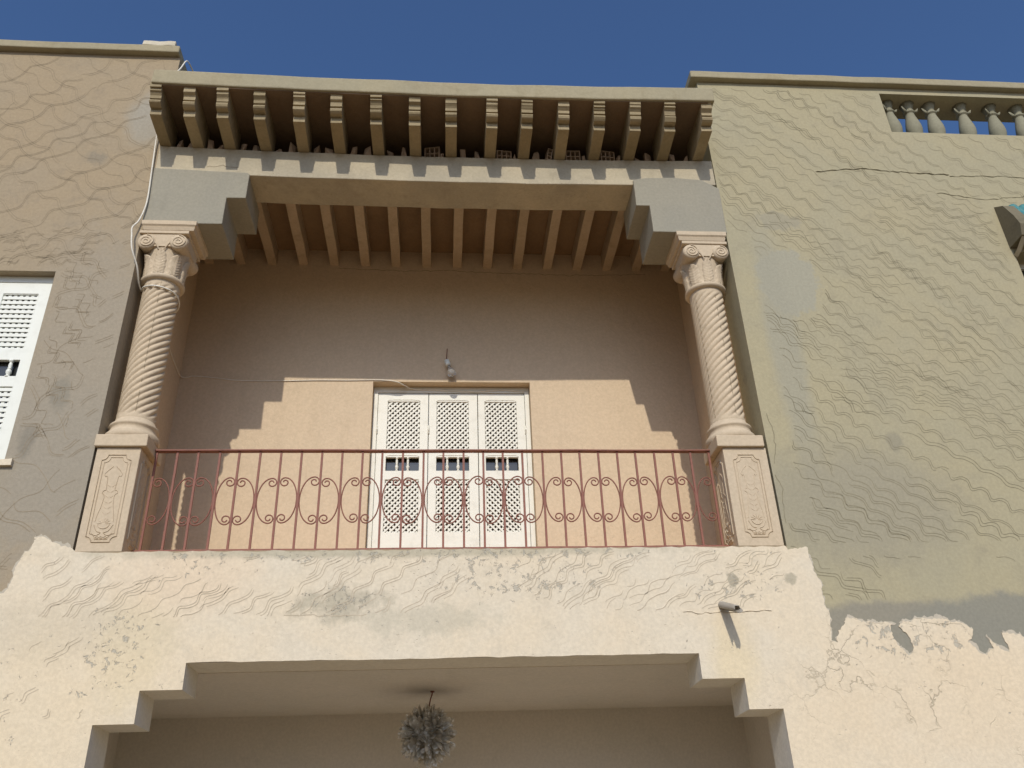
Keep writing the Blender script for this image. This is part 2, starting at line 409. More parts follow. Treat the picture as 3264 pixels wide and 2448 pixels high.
# balcony box: back wall, sides, ceiling
DX0, DX1, DZ = -.738, .954, 2.448
m = mk('back_wall', *cells([-JX-.3, DX0, DX1, JX+.3], [0.0, DZ, 4.30], lambda x, z: not (DX0 < x < DX1 and z < DZ), YB, YB+.22))
put('back_wall', m, 'back', house)
for sx in (-1, 1):
    a, b = sorted((sx*JX, sx*(JX+.25)))
    put('side_wall', boxmesh('side_wall', a, b, TH, YB, 0, 4.30), 'back', house)
jm = []
put('balcony_floor', boxmesh('balcony_floor', -JX, JX, TH, 2.7, AZ[2], -.002), 'floor', house)
put('balcony_floor', boxmesh('balcony_floor', -JX+.01, JX-.01, .06, TH-.002, .0, .006), 'floor', house)
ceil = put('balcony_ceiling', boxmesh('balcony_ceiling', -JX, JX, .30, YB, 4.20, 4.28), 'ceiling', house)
bm_ = wob(boxmesh('ceiling_beam', -.05, .05, .12, YB+.02, 3.985, 4.205), .004, .2)
for i in range(16):
    x = -2.66 + .3535*i
    if i in (0,): x = -2.66
    put('ceiling_beam', bm_, 'beam', ceil, (x, 0, 0))
# porch under the balcony
put('porch_wall', boxmesh('porch_wall', -3.4, 3.4, 2.42, 2.6, GZ-.1, AZ[2]), 'porch', house)
for sx in (-1, 1):
    a, b = sorted((sx*3.0, sx*3.2))
    put('porch_wall', boxmesh('porch_wall', a, b, TH, 2.42, GZ-.1, AZ[2]+.0), 'porch', house)
put('porch_ceiling', boxmesh('porch_ceiling', -3.0, 3.0, TH+.002, 2.42, AZ[2]-.003, AZ[2]+.02), 'porch', house)

put('porch_floor', boxmesh('porch_floor', -3.0, 3.0, -.35, 2.42, GZ-.05, GZ+.12), 'porchfloor', house)

# cream coat on the lower wall, edge traced along the flaked line
CR = [(2.751, .003), (2.773, -.021), (2.861, -.032), (2.886, -.014), (2.924, -.02), (2.931, -.074), (2.96, -.183), (2.967, -.234), (2.987, -.298), (2.986, -.385), (2.985, -.484), (3.006, -.528), (2.994, -.618), (2.986, -.678), (2.98, -.763), (3.017, -.773), (3.048, -.679), (3.092, -.629), (3.126, -.588), (3.215, -.583), (3.238, -.617), (3.382, -.624), (3.486, -.63), (3.47, -.743), (3.515, -.819), (3.561, -.881), (3.605, -.84), (3.601, -.771), (3.581, -.702), (3.537, -.648), (3.586, -.615), (3.711, -.597), (3.894, -.6), (4.016, -.629), (4.13, -.674), (4.106, -.744), (4.061, -.786), (4.115, -.849), (4.178, -.883), (4.249, -.832), (4.238, -.746), (4.277, -.799), (4.309, -.842), (4.357, -.853), (4.366, -.81), (4.337, -.723), (4.457, -.725), (4.528, -.743), (4.9, -.70), (5.6, -.78), (7, -.7), (9.5, -.75)]
CL = [(-2.747, -.003), (-2.784, .02), (-2.884, .062), (-2.937, .095), (-2.975, .112), (-3.064, .121), (-3.073, .039), (-3.115, -.021), (-3.133, -.094), (-3.149, -.165), (-3.144, -.236), (-3.194, -.305), (-3.24, -.36), (-3.4, -.42), (-3.7, -.40), (-4.2, -.5), (-5, -.42), (-8.4, -.5)]
def jag(P, amp, step):
    out = []
    for a, b in zip(P, P[1:]):
        n = max(1, int(math.hypot(b[0]-a[0], b[1]-a[1])/step))
        for i in range(n):
            x, z = a[0]+(b[0]-a[0])*i/n, a[1]+(b[1]-a[1])*i/n
            q = noise.noise_vector(Vector((x*14, 0, z*14)))*1.6 + noise.noise_vector(Vector((x*45, 3, z*45)))*1.0 + noise.noise_vector(Vector((x*120, 5, z*120)))*.5
            out.append((x+q.x*amp, z+q.z*amp))
    return out + [P[-1]]
outl = jag(CR, .010, .007) + [(9.5, GZ), (BX[2], GZ)]
e = .004
outl += [(BX[2], AZ[0]), (BX[1], AZ[0]), (BX[1], AZ[1]), (BX[0], AZ[1]), (BX[0], AZ[2])]
k = 40
outl += [(BX[0]+(AX[2]-BX[0])*i/k, AZ[2]+random.uniform(-e, e)) for i in range(1, k)]
outl += [(AX[2], AZ[2]), (AX[2], AZ[1]), (AX[1], AZ[1]), (AX[1], AZ[0]), (AX[0], AZ[0]), (AX[0], GZ), (-8.4, GZ)]
outl += jag(CL, .012, .007)[::-1]
outl += [(-2.74+5.48*i/90, -.002+random.uniform(-.012, .004)) for i in range(1, 90)]
coat = put('limewash_coat', fix(mk('limewash_coat', *prism(outl, -.006, -.0005))), 'white', house)
und = jag([(x+.006, z+.016) for x, z in CR[5:]], .020, .012)
und += [(9.5, -1.3), (2.92, -1.3), (2.90, -.1)]
o = put('undercoat', fix(mk('undercoat', *prism(und, -.0028, -.0004))), 'under', house)
o = put('undercoat', fix(mk('undercoat', *prism(jag([(x-.008, z+.014) for x, z in CL[1:]], .022, .012)[::-1] + [(-2.80, -.3), (-8.4, -.9)][:1] + [(-3.3, -.9), (-8.4, -.9)], -.0028, -.0004))), 'under', house)
coat['label'] = 'flaking cream limewash coat on the lower wall'

# ------------------------------------------------------------------ trowel marks
def strokes(x0, x1, z0, z1, ang, spacing, lam, amp, hmin, hmax, keep, pair=.026, lmin=.3, lmax=1.3, gap=.12, seed=1, drift=.12):
    rnd = random.Random(seed); out = []
    d = Vector((math.cos(ang), math.sin(ang))); n = Vector((-d.y, d.x))
    c = Vector(((x0+x1)/2, (z0+z1)/2)); R = math.hypot(x1-x0, z1-z0)/2
    off = -R
    while off < R:
        t_ = -R + rnd.uniform(0, .4)
        while t_ < R:
            ln = rnd.uniform(lmin, lmax); ph = off*3.1 + rnd.uniform(-.5, .5)
            hh = rnd.uniform(hmin, hmax); two = rnd.random() < .72; lm = lam*rnd.uniform(.85, 1.2)
            am = amp*rnd.uniform(.6, 1.25)
            for kk in range(2 if two else 1):
                cur = []; N = max(6, int(ln/.018)); oo = off + kk*pair*rnd.uniform(.7, 1.3)
                sh = rnd.uniform(-.15, .15)*ln*kk
                for i in range(N+1):
                    tt = t_ + sh + ln*i/N
                    sl_ = drift*noise.noise(Vector((tt*.45, off*.8, seed*3.7)))*1.6
                    sw = math.sin(2*PI*tt/lm+ph); sw = sw + .22*math.sin(4*PI*tt/lm+ph*1.7)
                    p_ = c + d*tt + n*(oo + am*sw + sl_)
                    fade = min(1, i/(N*.18), (N-i)/(N*.18))
                    tx = .45+.75*abs(noise.noise(Vector((tt*3, off*5, kk+seed))))*1.6
                    if x0 < p_.x < x1 and z0 < p_.y < z1 and keep(p_.x, p_.y):
                        cur.append((p_.x, p_.y, hh*fade*min(1.2, tx)))
                    else:
                        if len(cur) > 5: cur[-1] = (*cur[-1][:2], 0); out.append(cur)
                        cur = []
                if len(cur) > 5: out.append(cur)
            t_ += ln + rnd.uniform(-.05, gap)
        off += spacing*rnd.uniform(.45, 1.6)
    return out
def keepR(x, z):
    if x > OX0-.05 and z > OZ0-.03: return False
    if x > HX0-.10 and .7 < z < 3.66: return False
    if ((x-3.30)/.33)**2+((z-2.60)/.42)**2 < 1: return False
    if x < 3.02 + .1*noise.noise(Vector((z*2, 0, 0))) and .2 < z < 3.2: return False
    if x > 3.5 and z < -.12+.1*noise.noise(Vector((x*2, 4, 0))): return False
    if z > -.09+.04*noise.noise(Vector((x*3, 1, 0))) and z < .02 and x > 3.1: return False
    if z < -.45: return False
    return True
L = strokes(2.80, 7.4, -.5, 5.22, math.radians(-37), .105, .20, .025, .0010, .0042, keepR, lmin=.25, lmax=1.7, gap=.2, seed=3, drift=.2)
L += strokes(3.0, 7.4, 1.2, 3.4, math.radians(-40), .34, .21, .03, .0018, .0055, keepR, lmin=.15, lmax=.7, gap=.8, seed=5, drift=.25)
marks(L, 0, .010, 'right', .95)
def keepL(x, z):
    if x < WX1+.05 and WZ0-.08 < z < WZ1+.05: return False
    if z < .15 and x > -3.2: return False
    return not (x > -2.98 and z < 3.1)
L = strokes(-5.6, -2.80, -.35, 5.36, math.radians(-38), .24, .36, .035, .0010, .0040, keepL, pair=.02, lmin=.6, lmax=2.2, seed=8)
L += strokes(-5.6, -2.80, -.35, 5.36, math.radians(41), .30, .40, .04, .0008, .0026, keepL, pair=.02, lmin=.5, lmax=1.6, seed=9)
def keepW(x, z): return keepL(x, z) or (x > -2.99 and z < 3.1 and x < -2.93)
L += strokes(-3.37, -3.02, .95, 2.95, math.radians(-62), .085, .13, .028, .002, .0058, keepL, pair=.018, lmin=.12, lmax=.34, gap=.25, seed=31)
L += strokes(-4.6, -3.1, 2.66, 3.1, math.radians(14), .075, .12, .016, .002, .0055, keepL, pair=.018, lmin=.08, lmax=.25, gap=.3, seed=32)
L += strokes(-3.02, -2.80, .2, 3.2, math.radians(35), .16, .3, .012, .0012, .0035, lambda x, z: True, pair=.02, lmin=.08, lmax=.2, gap=.2, seed=33)
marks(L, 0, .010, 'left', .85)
def keepC(x, z):
    return not (z > -.03 or z < -.5+.04*noise.noise(Vector((x*3, 0, 2)))) and x > -3.05+abs(z)*.2 and noise.noise(Vector((x*1.3, z*3, 9))) > -.28 and x < 2.72
L = strokes(-3.15, 2.75, -.56, -.03, math.radians(37), .075, .20, .018, .0016, .0058, keepC, pair=.022, lmin=.12, lmax=.62, gap=.1, seed=12)
L += strokes(-7.5, -3.2, -3.0, -.5, math.radians(40), .3, .2, .02, .002, .007, lambda x, z: True, lmin=.1, lmax=.3, gap=1.2, seed=13)
L += strokes(-3.2, -2.45, -1.2, -.62, math.radians(50), .14, .12, .012, .002, .006, lambda x, z: True, lmin=.05, lmax=.16, gap=.4, seed=14)
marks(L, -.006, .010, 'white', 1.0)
# the long horizontal cracks, cut as thin dark lips
def crack(P, h, seed):
    r_ = random.Random(seed); pts = jag(P, .010, .03)
    return [(x, z, h*r_.uniform(.5, 1.2)) for x, z in pts]
o = put('crack', ridges([crack([(3.85, 4.02), (4.35, 4.09), (4.75, 4.05), (5.3, 4.03)], .010, 1), crack([(5.3, 4.01), (5.9, 4.03), (6.5, 3.96)], .007, 2),
    crack([(5.1, 3.78), (5.6, 3.70), (6.2, 3.78), (6.9, 3.74)], .006, 5)], 0, .006), 'right', house)
o = put('crack', ridges([crack([(1.85, -.525), (2.15, -.53), (2.55, -.52)], .007, 3)], -.006, .006), 'white', house)

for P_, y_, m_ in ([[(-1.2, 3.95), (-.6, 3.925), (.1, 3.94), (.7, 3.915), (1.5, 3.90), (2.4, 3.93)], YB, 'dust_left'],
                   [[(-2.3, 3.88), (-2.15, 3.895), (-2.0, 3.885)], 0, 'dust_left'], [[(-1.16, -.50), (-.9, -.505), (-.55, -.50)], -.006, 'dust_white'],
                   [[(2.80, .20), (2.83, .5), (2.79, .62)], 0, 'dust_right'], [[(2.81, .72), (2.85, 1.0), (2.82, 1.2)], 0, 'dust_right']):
    o = put('crack', shade_crack_strip([crack(P_, .004, 9)], y_, .8), m_, house)

# ------------------------------------------------------------------ lintel, brackets, cornice
LZ = 3.81; TZ = 4.14
lp = [(-2.77, TZ), (2.75, TZ), (2.75, LZ), (-2.77, LZ)]
m = boxmesh('lintel', -2.785, 2.765, 0.0, .40, LZ, TZ); wob(sagmesh(wob(m, 0, .2)), .006, .2)
bev(put('lintel', m, 'lintel', house), .008)
lbz, laz = 3.172, 3.495
bl = [(-2.79, lbz), (-2.063, lbz), (-2.063, laz), (-1.881, laz), (-1.881, 3.80), (-1.90, 3.815), (-2.4, 3.835), (-2.79, 3.85)]
m = wob(mk('lintel_bracket', *prism(bl, -.005, .545)), .005, .12, seed=2)
bev(put('lintel_bracket', m, 'cement', house), .007)
br = [(2.775, lbz), (2.775, 3.74), (2.62, 3.85), (2.3, 3.875), (2.05, 3.86), (1.905, 3.83), (1.905, laz), (2.038, laz), (2.038, lbz)]
m = wob(mk('lintel_bracket', *prism(br, -.026, .505)), .005, .12, seed=3)
bev(put('lintel_bracket', m, 'cement', house), .007)
m = boxmesh('cornice', -2.765, 2.695, -.54, 2.6, 4.432, 4.610); wob(sagmesh(wob(m, 0, .2)), .010, .2, 2.0, 5)
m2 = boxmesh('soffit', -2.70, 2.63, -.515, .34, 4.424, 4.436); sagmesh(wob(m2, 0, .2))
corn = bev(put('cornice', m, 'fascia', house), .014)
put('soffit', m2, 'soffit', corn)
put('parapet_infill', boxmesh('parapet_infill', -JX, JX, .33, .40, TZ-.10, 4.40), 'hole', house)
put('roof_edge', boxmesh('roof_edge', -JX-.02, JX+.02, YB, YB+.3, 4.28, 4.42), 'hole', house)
PR = [(-.515, 4.45), (-.515, 4.396), (-.500, 4.394), (-.500, 4.368), (-.488, 4.362), (-.474, 4.350), (-.466, 4.336), (-.463, 4.324), (-.463, 4.302),
      (-.448, 4.300), (-.448, 4.292), (-.461, 4.284), (-.464, 4.268), (-.456, 4.250), (-.437, 4.237), (-.412, 4.231), (-.392, 4.233), (-.384, 4.236),
      (-.384, 4.166), (-.368, 4.163), (0.0, 4.143), (.10, 4.143), (.10, 4.45)]
CX = [-2.728, -2.412, -2.102, -1.752, -1.387, -1.027, -.645, -.279, .077, .468, .809, 1.178, 1.531, 1.891, 2.243, 2.618]
for i, x in enumerate(CX):
    PP = [(y+random.uniform(-.004, .004), z+random.uniform(-.003, .003)) for y, z in PR]
    if i in (1, 3, 5, 7, 8, 11, 15):     # chipped noses
        PP[1] = (PP[1][0]+random.uniform(.008, .025), PP[1][1]+.012)
    m = wob(mk('corbel', *prismx(PP, -.055, .055)), .002, .07, 9, i)
    o = put('corbel', fix(m), 'corbel', corn, (x, 0, sag(x)), rot=(0, 0, random.uniform(-.012, .012))); bev(o, .002, 1)
    if i in (0, 15): o.scale.x = .96

# ------------------------------------------------------------------ columns
def column(cx, label, pw0, pw1, seed):
    cy = .195; ax_ = .035 if cx < 0 else -.02
    c = thing('stone_column', label, 'column', (cx, cy, 0), 'carved columns of the balcony')
    w_ = pw1-pw0; pc = (pw0+pw1)/2
    ped = bev(put('pedestal', wob(boxmesh('pedestal', pw0, pw1, -.004, .34, .0, .866), .002, .1), 'stone', c), .006)
    def ornament(face):
        # everything drawn in (u,v): u across the face, v up; ridge lines on that face
        Ls = []
        hw, v0, v1, nt = .112, .075, .80, .045
        def oct_(s, q):
            a = hw-s; b0, b1 = v0+s, v1-s; P = []
            for (sx, vy, sgn) in ((1, b0, 1), (1, b1, -1), (-1, b1, -1), (-1, b0, 1)):
                arc = [(sx*(a-nt*math.cos(t_)), vy+sgn*nt*math.sin(t_)) for t_ in [PI/2*i/5 for i in range(6)]]
                arc = [(sx*(a - nt + nt*(1-math.cos(t_))) if False else sx*(a-nt*math.cos(t_)), vy+sgn*(nt*math.sin(t_))) for t_ in [PI/2*i/5 for i in range(6)]]
                P += arc if (sx*sgn > 0) else arc[::-1]
            P.append(P[0]); return [(u_, v_, q) for u_, v_ in P]
        Ls.append(oct_(0, .0065)); Ls.append(oct_(.022, .004))
        for s_ in (-1, 1):
            vase = [(.012, .70), (.05, .66), (.066, .635), (.058, .615), (.046, .62), (.040, .60), (.034, .52), (.036, .50), (.05, .495), (.058, .475), (.046, .465), (.038, .44), (.046, .36), (.060, .30), (.068, .24)]
            Ls.append([(s_*p_.x, p_.y, .0030) for p_ in smooth_pts([(a, b, 0) for a, b in vase], 3)])
            sc = [(.072, .215), (.045, .165), (.012, .150), (.045, .128), (.075, .145)]
            Ls.append([(s_*p_.x, p_.y, .0042) for p_ in smooth_pts([(a, b, 0) for a, b in sc], 4)])
            for q in range(6):
                Ls.append([(s_*(.006+.026*t_/4), .30+.045*q+.020*t_/4, .0016*min(1, (4-t_)/2+.3)) for t_ in range(5)])
        for q in range(7):
            a = PI*(.02+.96*q/6)
            Ls.append([(.012*math.cos(a)+.040*math.cos(a)*t_/5, .222+.010*math.sin(a)+.038*math.sin(a)*t_/5, .003*math.sin(PI*(t_+.5)/6)) for t_ in range(6)])
        Ls.append([(.045*math.cos(PI*i/10), .222-.040*math.sin(PI*i/10), .004) for i in range(11)])
        for q in (-.03, 0, .03): Ls.append([(q+.010*math.cos(2*PI*i/8), .112+.008*math.sin(2*PI*i/8), .004) for i in range(9)])
        me = ridges(Ls, 0, .006, side=1, under=-.6)
        return me
    orn = ornament(0)
    put('panel_relief', orn, 'stone', ped, (pc, -.0055, 0))
    inner = pw1 if cx < 0 else pw0
    o2 = put('panel_relief', orn, 'stone', ped, (inner+(.0015 if cx < 0 else -.0015), .17, 0), rot=(0, 0, PI/2 if cx < 0 else -PI/2))
    bev(put('plinth', wob(boxmesh('plinth', cx-.205, cx+.205, -.035, .375, .868, .974), .003, .1), 'stone', c), .008)
    bp_ = [(.205, .974), (.214, .985), (.219, 1.005), (.216, 1.028), (.204, 1.044), (.193, 1.052), (.186, 1.068), (.186, 1.090), (.195, 1.098), (.200, 1.108), (.196, 1.120), (.185, 1.128), (.170, 1.14), (.160, 1.17)]
    put('base', mk('base', *lathe(bp_, 64, cx, cy), True), 'stone', c)
    # twisted shaft
    n, per, rows, R, sv = 12, 14, 210, .157, 7.7
    V, F = [], []
    N = n*per; zb, zt = 1.14, 2.585
    for i in range(rows+1):
        z = zb+(zt-zb)*i/rows
        fd = min(1, max(0, (z-1.185)/.05), max(0, (2.535-z)/.05))
        for q in range(N):
            th = 2*PI*q/N
            ph = n*(th - sv*(z-zb))/2
            s_ = abs(math.sin(ph))
            rad = R - .0175*fd*(1-s_**.75)
            rad += .0012*noise.noise(Vector((th*2, z*9, seed)))
            tz = z
            V.append((cx+rad*math.sin(th), cy-rad*math.cos(th), tz))
    for i in range(rows):
        for q in range(N):
            q1 = (q+1) % N; F.append((i*N+q, i*N+q1, (i+1)*N+q1, (i+1)*N+q))
    put('shaft', mk('shaft', V, F, True), 'stone', c)
    def seam(th0, r0, dash):
        pr = []
        z = 1.22
        while z < 2.50:
            ln = .030 if dash else .05
            pts = [(cx+r0*math.sin(th0+.012*noise.noise(Vector((q*9, seed, 0)))), cy-r0*math.cos(th0+.012*noise.noise(Vector((q*9, seed, 0)))), q) for q in (z, z+ln*.5, z+ln)]
            pr.append(tube(pts, .0035 if dash else .0018, 5)); z += .068 if dash else random.choice((.05, .05, .13))
        o = put('mould_seam', mk('mould_seam', *joinp(pr)), 'dust_left', c)
    seam(math.radians(14), .1555, False)
    if cx > 0: seam(math.radians(-58), .1545, True)
    # capital
    bell = [(.158, 2.565), (.183, 2.570), (.194, 2.585), (.194, 2.603), (.184, 2.615), (.172, 2.622), (.170, 2.66), (.173, 2.74), (.180, 2.82), (.190, 2.88), (.196, 2.92)]
    parts = [lathe(bell, 48, cx, cy)]
    parts.append(box(cx-.150, cx+.150, cy-.202, cy+.202, 2.90, 3.045))
    parts.append(box(cx-.205, cx+.212, cy-.150, cy+.150, 2.93, 3.045))
    cap = put('capital', mk('capital', *joinp(parts)), 'stone', c)
    for p in cap.data.polygons: p.use_smooth = len(p.vertices) == 4 and p.center.z < 2.9
    bev(put('capital_slab', boxmesh('capital_slab', cx-.222, cx+.222, cy-.214, cy+.222, 3.040, 3.073), 'stone', c), .005)
    # volutes: rolls running front to back, waisted
    rolls = []
    prof = [(0, -.222), (.052, -.222), (.076, -.216), (.081, -.195), (.070, -.12), (.056, 0), (.070, .12), (.081, .195), (.076, .216), (.052, .222), (0, .222)]
    for s_ in (-1, 1):
        V, F = lathe([(max(r_, .001), y) for r_, y in prof], 36)
        V = [(cx+s_*.144+x, cy+z, 2.945+y) for x, y, z in V]
        sp = []
        for i in range(60):
            a = s_*(-2.2*2*PI*i/59)+PI/2; r_ = .068-.058*i/59
            sp.append((cx+s_*.144+r_*math.cos(a)*-s_*-1, cy-.223, 2.945+r_*math.sin(a)))
        V2, F2 = tube(sp, .0065, 6)
        sp2 = [(x, 2*cy-y, z) for x, y, z in sp]
        V3, F3 = tube(sp2, .0065, 6)
        o = put('volute', mk('volute', *joinp([(V, F), (V2, F2), (V3, F3)]), True), 'stone', cap)
        # corner volutes seen on the flank
        # v-shaped stems between the volutes
        st = smooth_pts([(cx+s_*.088, cy-.206, 2.965), (cx+s_*.055, cy-.206, 2.925), (cx+s_*.022, cy-.202, 2.86)], 5)
        put('stem', mk('stem', *tube(st, [.004+.008*i/(len(st)-1) for i in range(len(st))][::-1], 8), True), 'stone', cap)
    for s_ in (-1, 1):            # flank scrolls
        V, F = lathe([(max(r_, .001), y*.70) for r_, y in [(0, -.10), (.040, -.10), (.052, -.09), (.055, -.06), (.046, 0), (.055, .06), (.052, .09), (.040, .10), (0, .10)]], 28)
        V = [(cx+s_*.175+y*.0+z*.5, cy+.12+x, 2.87+y*.9) for x, y, z in V]
    # leaves: a curved ribbed blade on the bell
    def leaf(ang, wd, z0, z1, tip, lift):
        nu, nv = 14, 26; V, F = [], []
        for j in range(nv+1):
            v_ = j/nv; z = z0+(z1-z0)*v_
            ww = wd*(1 if v_ < .55 else math.sqrt(max(0, 1-((v_-.55)/.45)**2))*.98+.02) * (1+.06*math.sin(v_*24))
            rb = .168+.012*v_+lift+tip*max(0, v_-.55)**2*4
            for i in range(nu+1):
                u_ = i/nu*2-1
                rr = rb + .016*(1-u_*u_)**.5 + .0065*math.sin(2*PI*(v_*8-abs(u_)*1.6))*(1-v_*.55)*min(1, abs(u_)*4)*(1-abs(u_)**4) + (.004 if abs(u_) < .1 else 0)
                th = ang + u_*ww
                V.append((cx+rr*math.sin(th), cy-rr*math.cos(th), z))
        for j in range(nv):
            for i in range(nu):
                a = j*(nu+1)+i; F.append((a, a+1, a+nu+2, a+nu+1))
        # close the edge back to the bell
        return mk('leaf', V, F, True)
    for q in range(8):
        a = q*PI/4
        put('leaf', leaf(a, .30 if q % 2 == 0 else .36, 2.618, 2.865 if q % 2 == 0 else 2.835, .02 if q % 2 == 0 else .035, 0 if q % 2 == 0 else -.002), 'stone', cap)
    ab = [(.218, 3.072), (.226, 3.074), (.236, 3.104), (.231, 3.108), (.234, 3.116), (.246, 3.130), (.246, 3.1725), (.20, 3.175)]
    V = []; F = []
    for r_, z in ab: V += [(cx+ax_-r_, cy-r_+.01, z), (cx+ax_+r_, cy-r_+.01, z), (cx+ax_+r_, cy+r_, z), (cx+ax_-r_, cy+r_, z)]
    for i in range(len(ab)-1):
        for q in range(4): F.append((i*4+q, i*4+(q+1) % 4, i*4+4+(q+1) % 4, i*4+4+q))
    F += [(3, 2, 1, 0), tuple(len(ab)*4-4+i for i in range(4))]
    put('abacus', wob(mk('abacus', V, F), .003, .09, 6, seed), 'stone', c)
    return c
column(-2.565, 'twisted stone column with a white cable wound round its top', -2.75, -2.4075, 1)
column(2.530, 'twisted stone column beside the greenish wall, no cable on it', 2.3748, 2.75, 2)

# ------------------------------------------------------------------ railing
RY = .20
rail = thing('balcony_railing', 'rust red wrought iron railing with scrolls between the two columns', 'railing', (0, RY, 0))
bev(put('top_rail', wob(boxmesh('top_rail', -2.385, 2.36, RY-.027, RY+.027, .922, .936), .003, .3), 'iron', rail), .004)
bev(put('bottom_rail', wob(boxmesh('bottom_rail', -2.41, 2.38, RY-.010, RY+.010, .060, .078), .003, .3), 'iron', rail), .003)
BAR = [-2.346, -2.177, -2.007, -1.833, -1.677, -1.506, -1.333, -1.165, -.996, -.827, -.662, -.495, -.324, -.149, .018, .186, .354, .52, .689, .857, 1.019, 1.18, 1.341, 1.508, 1.67, 1.832, 1.996, 2.154, 2.315]
bar = boxmesh('bar', -.0085, .0085, -.0085, .0085, .0, .852)
for x in BAR: put('bar', bar, 'iron', rail, (x, RY, .068), rot=(0, random.uniform(-.004, .004), 0))
for i in range(28):
    tb, cb = (i+1, i) if i % 2 == 0 else (i, i+1)          # bar the bow touches, bar the curls touch
    xt, xc = BAR[tb], BAR[cb]; s_ = 1 if xc > xt else -1
    W_ = abs(xc-xt); xt += s_*.011; cr = .041; xcc = W_-.019-cr; half = .200
    P = []
    def spiral(sgn):
        Q = []
        for j in range(40):
            q = j/39*2.45*PI; r_ = cr*(1-.70*(j/39)**1.15)
            a = PI/2-q
            Q.append((xcc+r_*math.cos(a)+.0, sgn*(half-cr+r_*math.sin(a))))
        return Q
    arc = [(xcc*(1-math.cos(t_)), half*math.sin(t_)) for t_ in [PI/2*j/16 for j in range(-16, 17)]]
    P = spiral(-1)[::-1][:-1] + arc[0:] + spiral(1)[1:]
    dz = random.uniform(-.006, .006); k_ = random.uniform(.97, 1.03)
    pts = [(xt+s_*x*k_, RY, .487+dz+z*k_) for x, z in P]
    put('scroll', mk('scroll', *tube(pts, .0058, 6), True), 'iron', rail)

# ------------------------------------------------------------------ door with lattice leaves
dfm = cells([DX0+.004, DX0+.05, DX1-.05, DX1-.004], [.01, 2.378, DZ-.004], lambda x, z: not (DX0+.05 < x < DX1-.05 and z < 2.378), YB+.115, YB+.20)
door = put('door', mk('door', *dfm), 'door', house); door['label'] = 'white louvred balcony door of three lattice leaves'
def slats(parent, x0, x1, z0, z1, y, ang, pitch, wd, th, mat, name='slat', ov=.008):
    d = Vector((math.cos(ang), math.sin(ang))); n = Vector((-d.y, d.x)); c = Vector(((x0+x1)/2, (z0+z1)/2))
    R = math.hypot(x1-x0, z1-z0)/2; k_ = -math.floor(R/pitch)
    while k_*pitch < R:
        p_ = c + n*(k_*pitch); lo, hi = -9, 9
        for (pp, dd, a, b) in ((p_.x, d.x, x0-ov, x1+ov), (p_.y, d.y, z0-ov, z1+ov)):
            if abs(dd) < 1e-6:
                if not a < pp < b: lo, hi = 1, 0
                continue
            q = sorted(((a-pp)/dd, (b-pp)/dd)); lo = max(lo, q[0]); hi = min(hi, q[1])
        k_ += 1
        if hi-lo < .02: continue
        V = []
        for t_ in (lo, hi):
            for s_ in (-1, 1):
                q = p_ + d*t_ + n*(s_*wd/2)
                q.x = min(max(q.x, x0-ov), x1+ov); q.y = min(max(q.y, z0-ov), z1+ov)
                for yy in (y, y+th): V.append((q.x, yy, q.y))
        F = [(0, 2, 6, 4), (1, 5, 7, 3), (0, 4, 5, 1), (2, 3, 7, 6), (0, 1, 3, 2), (4, 6, 7, 5)]
        put(name, fix(mk(name, V, F)), mat, parent)
def turned(r, h):
    return mk('baluster', *lathe([(.3*r, 0), (r, 0), (r, .06*h), (.55*r, .10*h), (.6*r, .14*h), (.95*r, .26*h), (r, .34*h), (.8*r, .42*h), (.5*r, .46*h), (.75*r, .49*h), (.75*r, .52*h), (.5*r, .55*h), (.72*r, .64*h), (.62*r, .80*h), (.45*r, .88*h), (.8*r, .91*h), (.9*r, .95*h), (r, 1.0*h), (.3*r, h)], 16), True)
EDGE = [-.688, -.142, .388, .904]
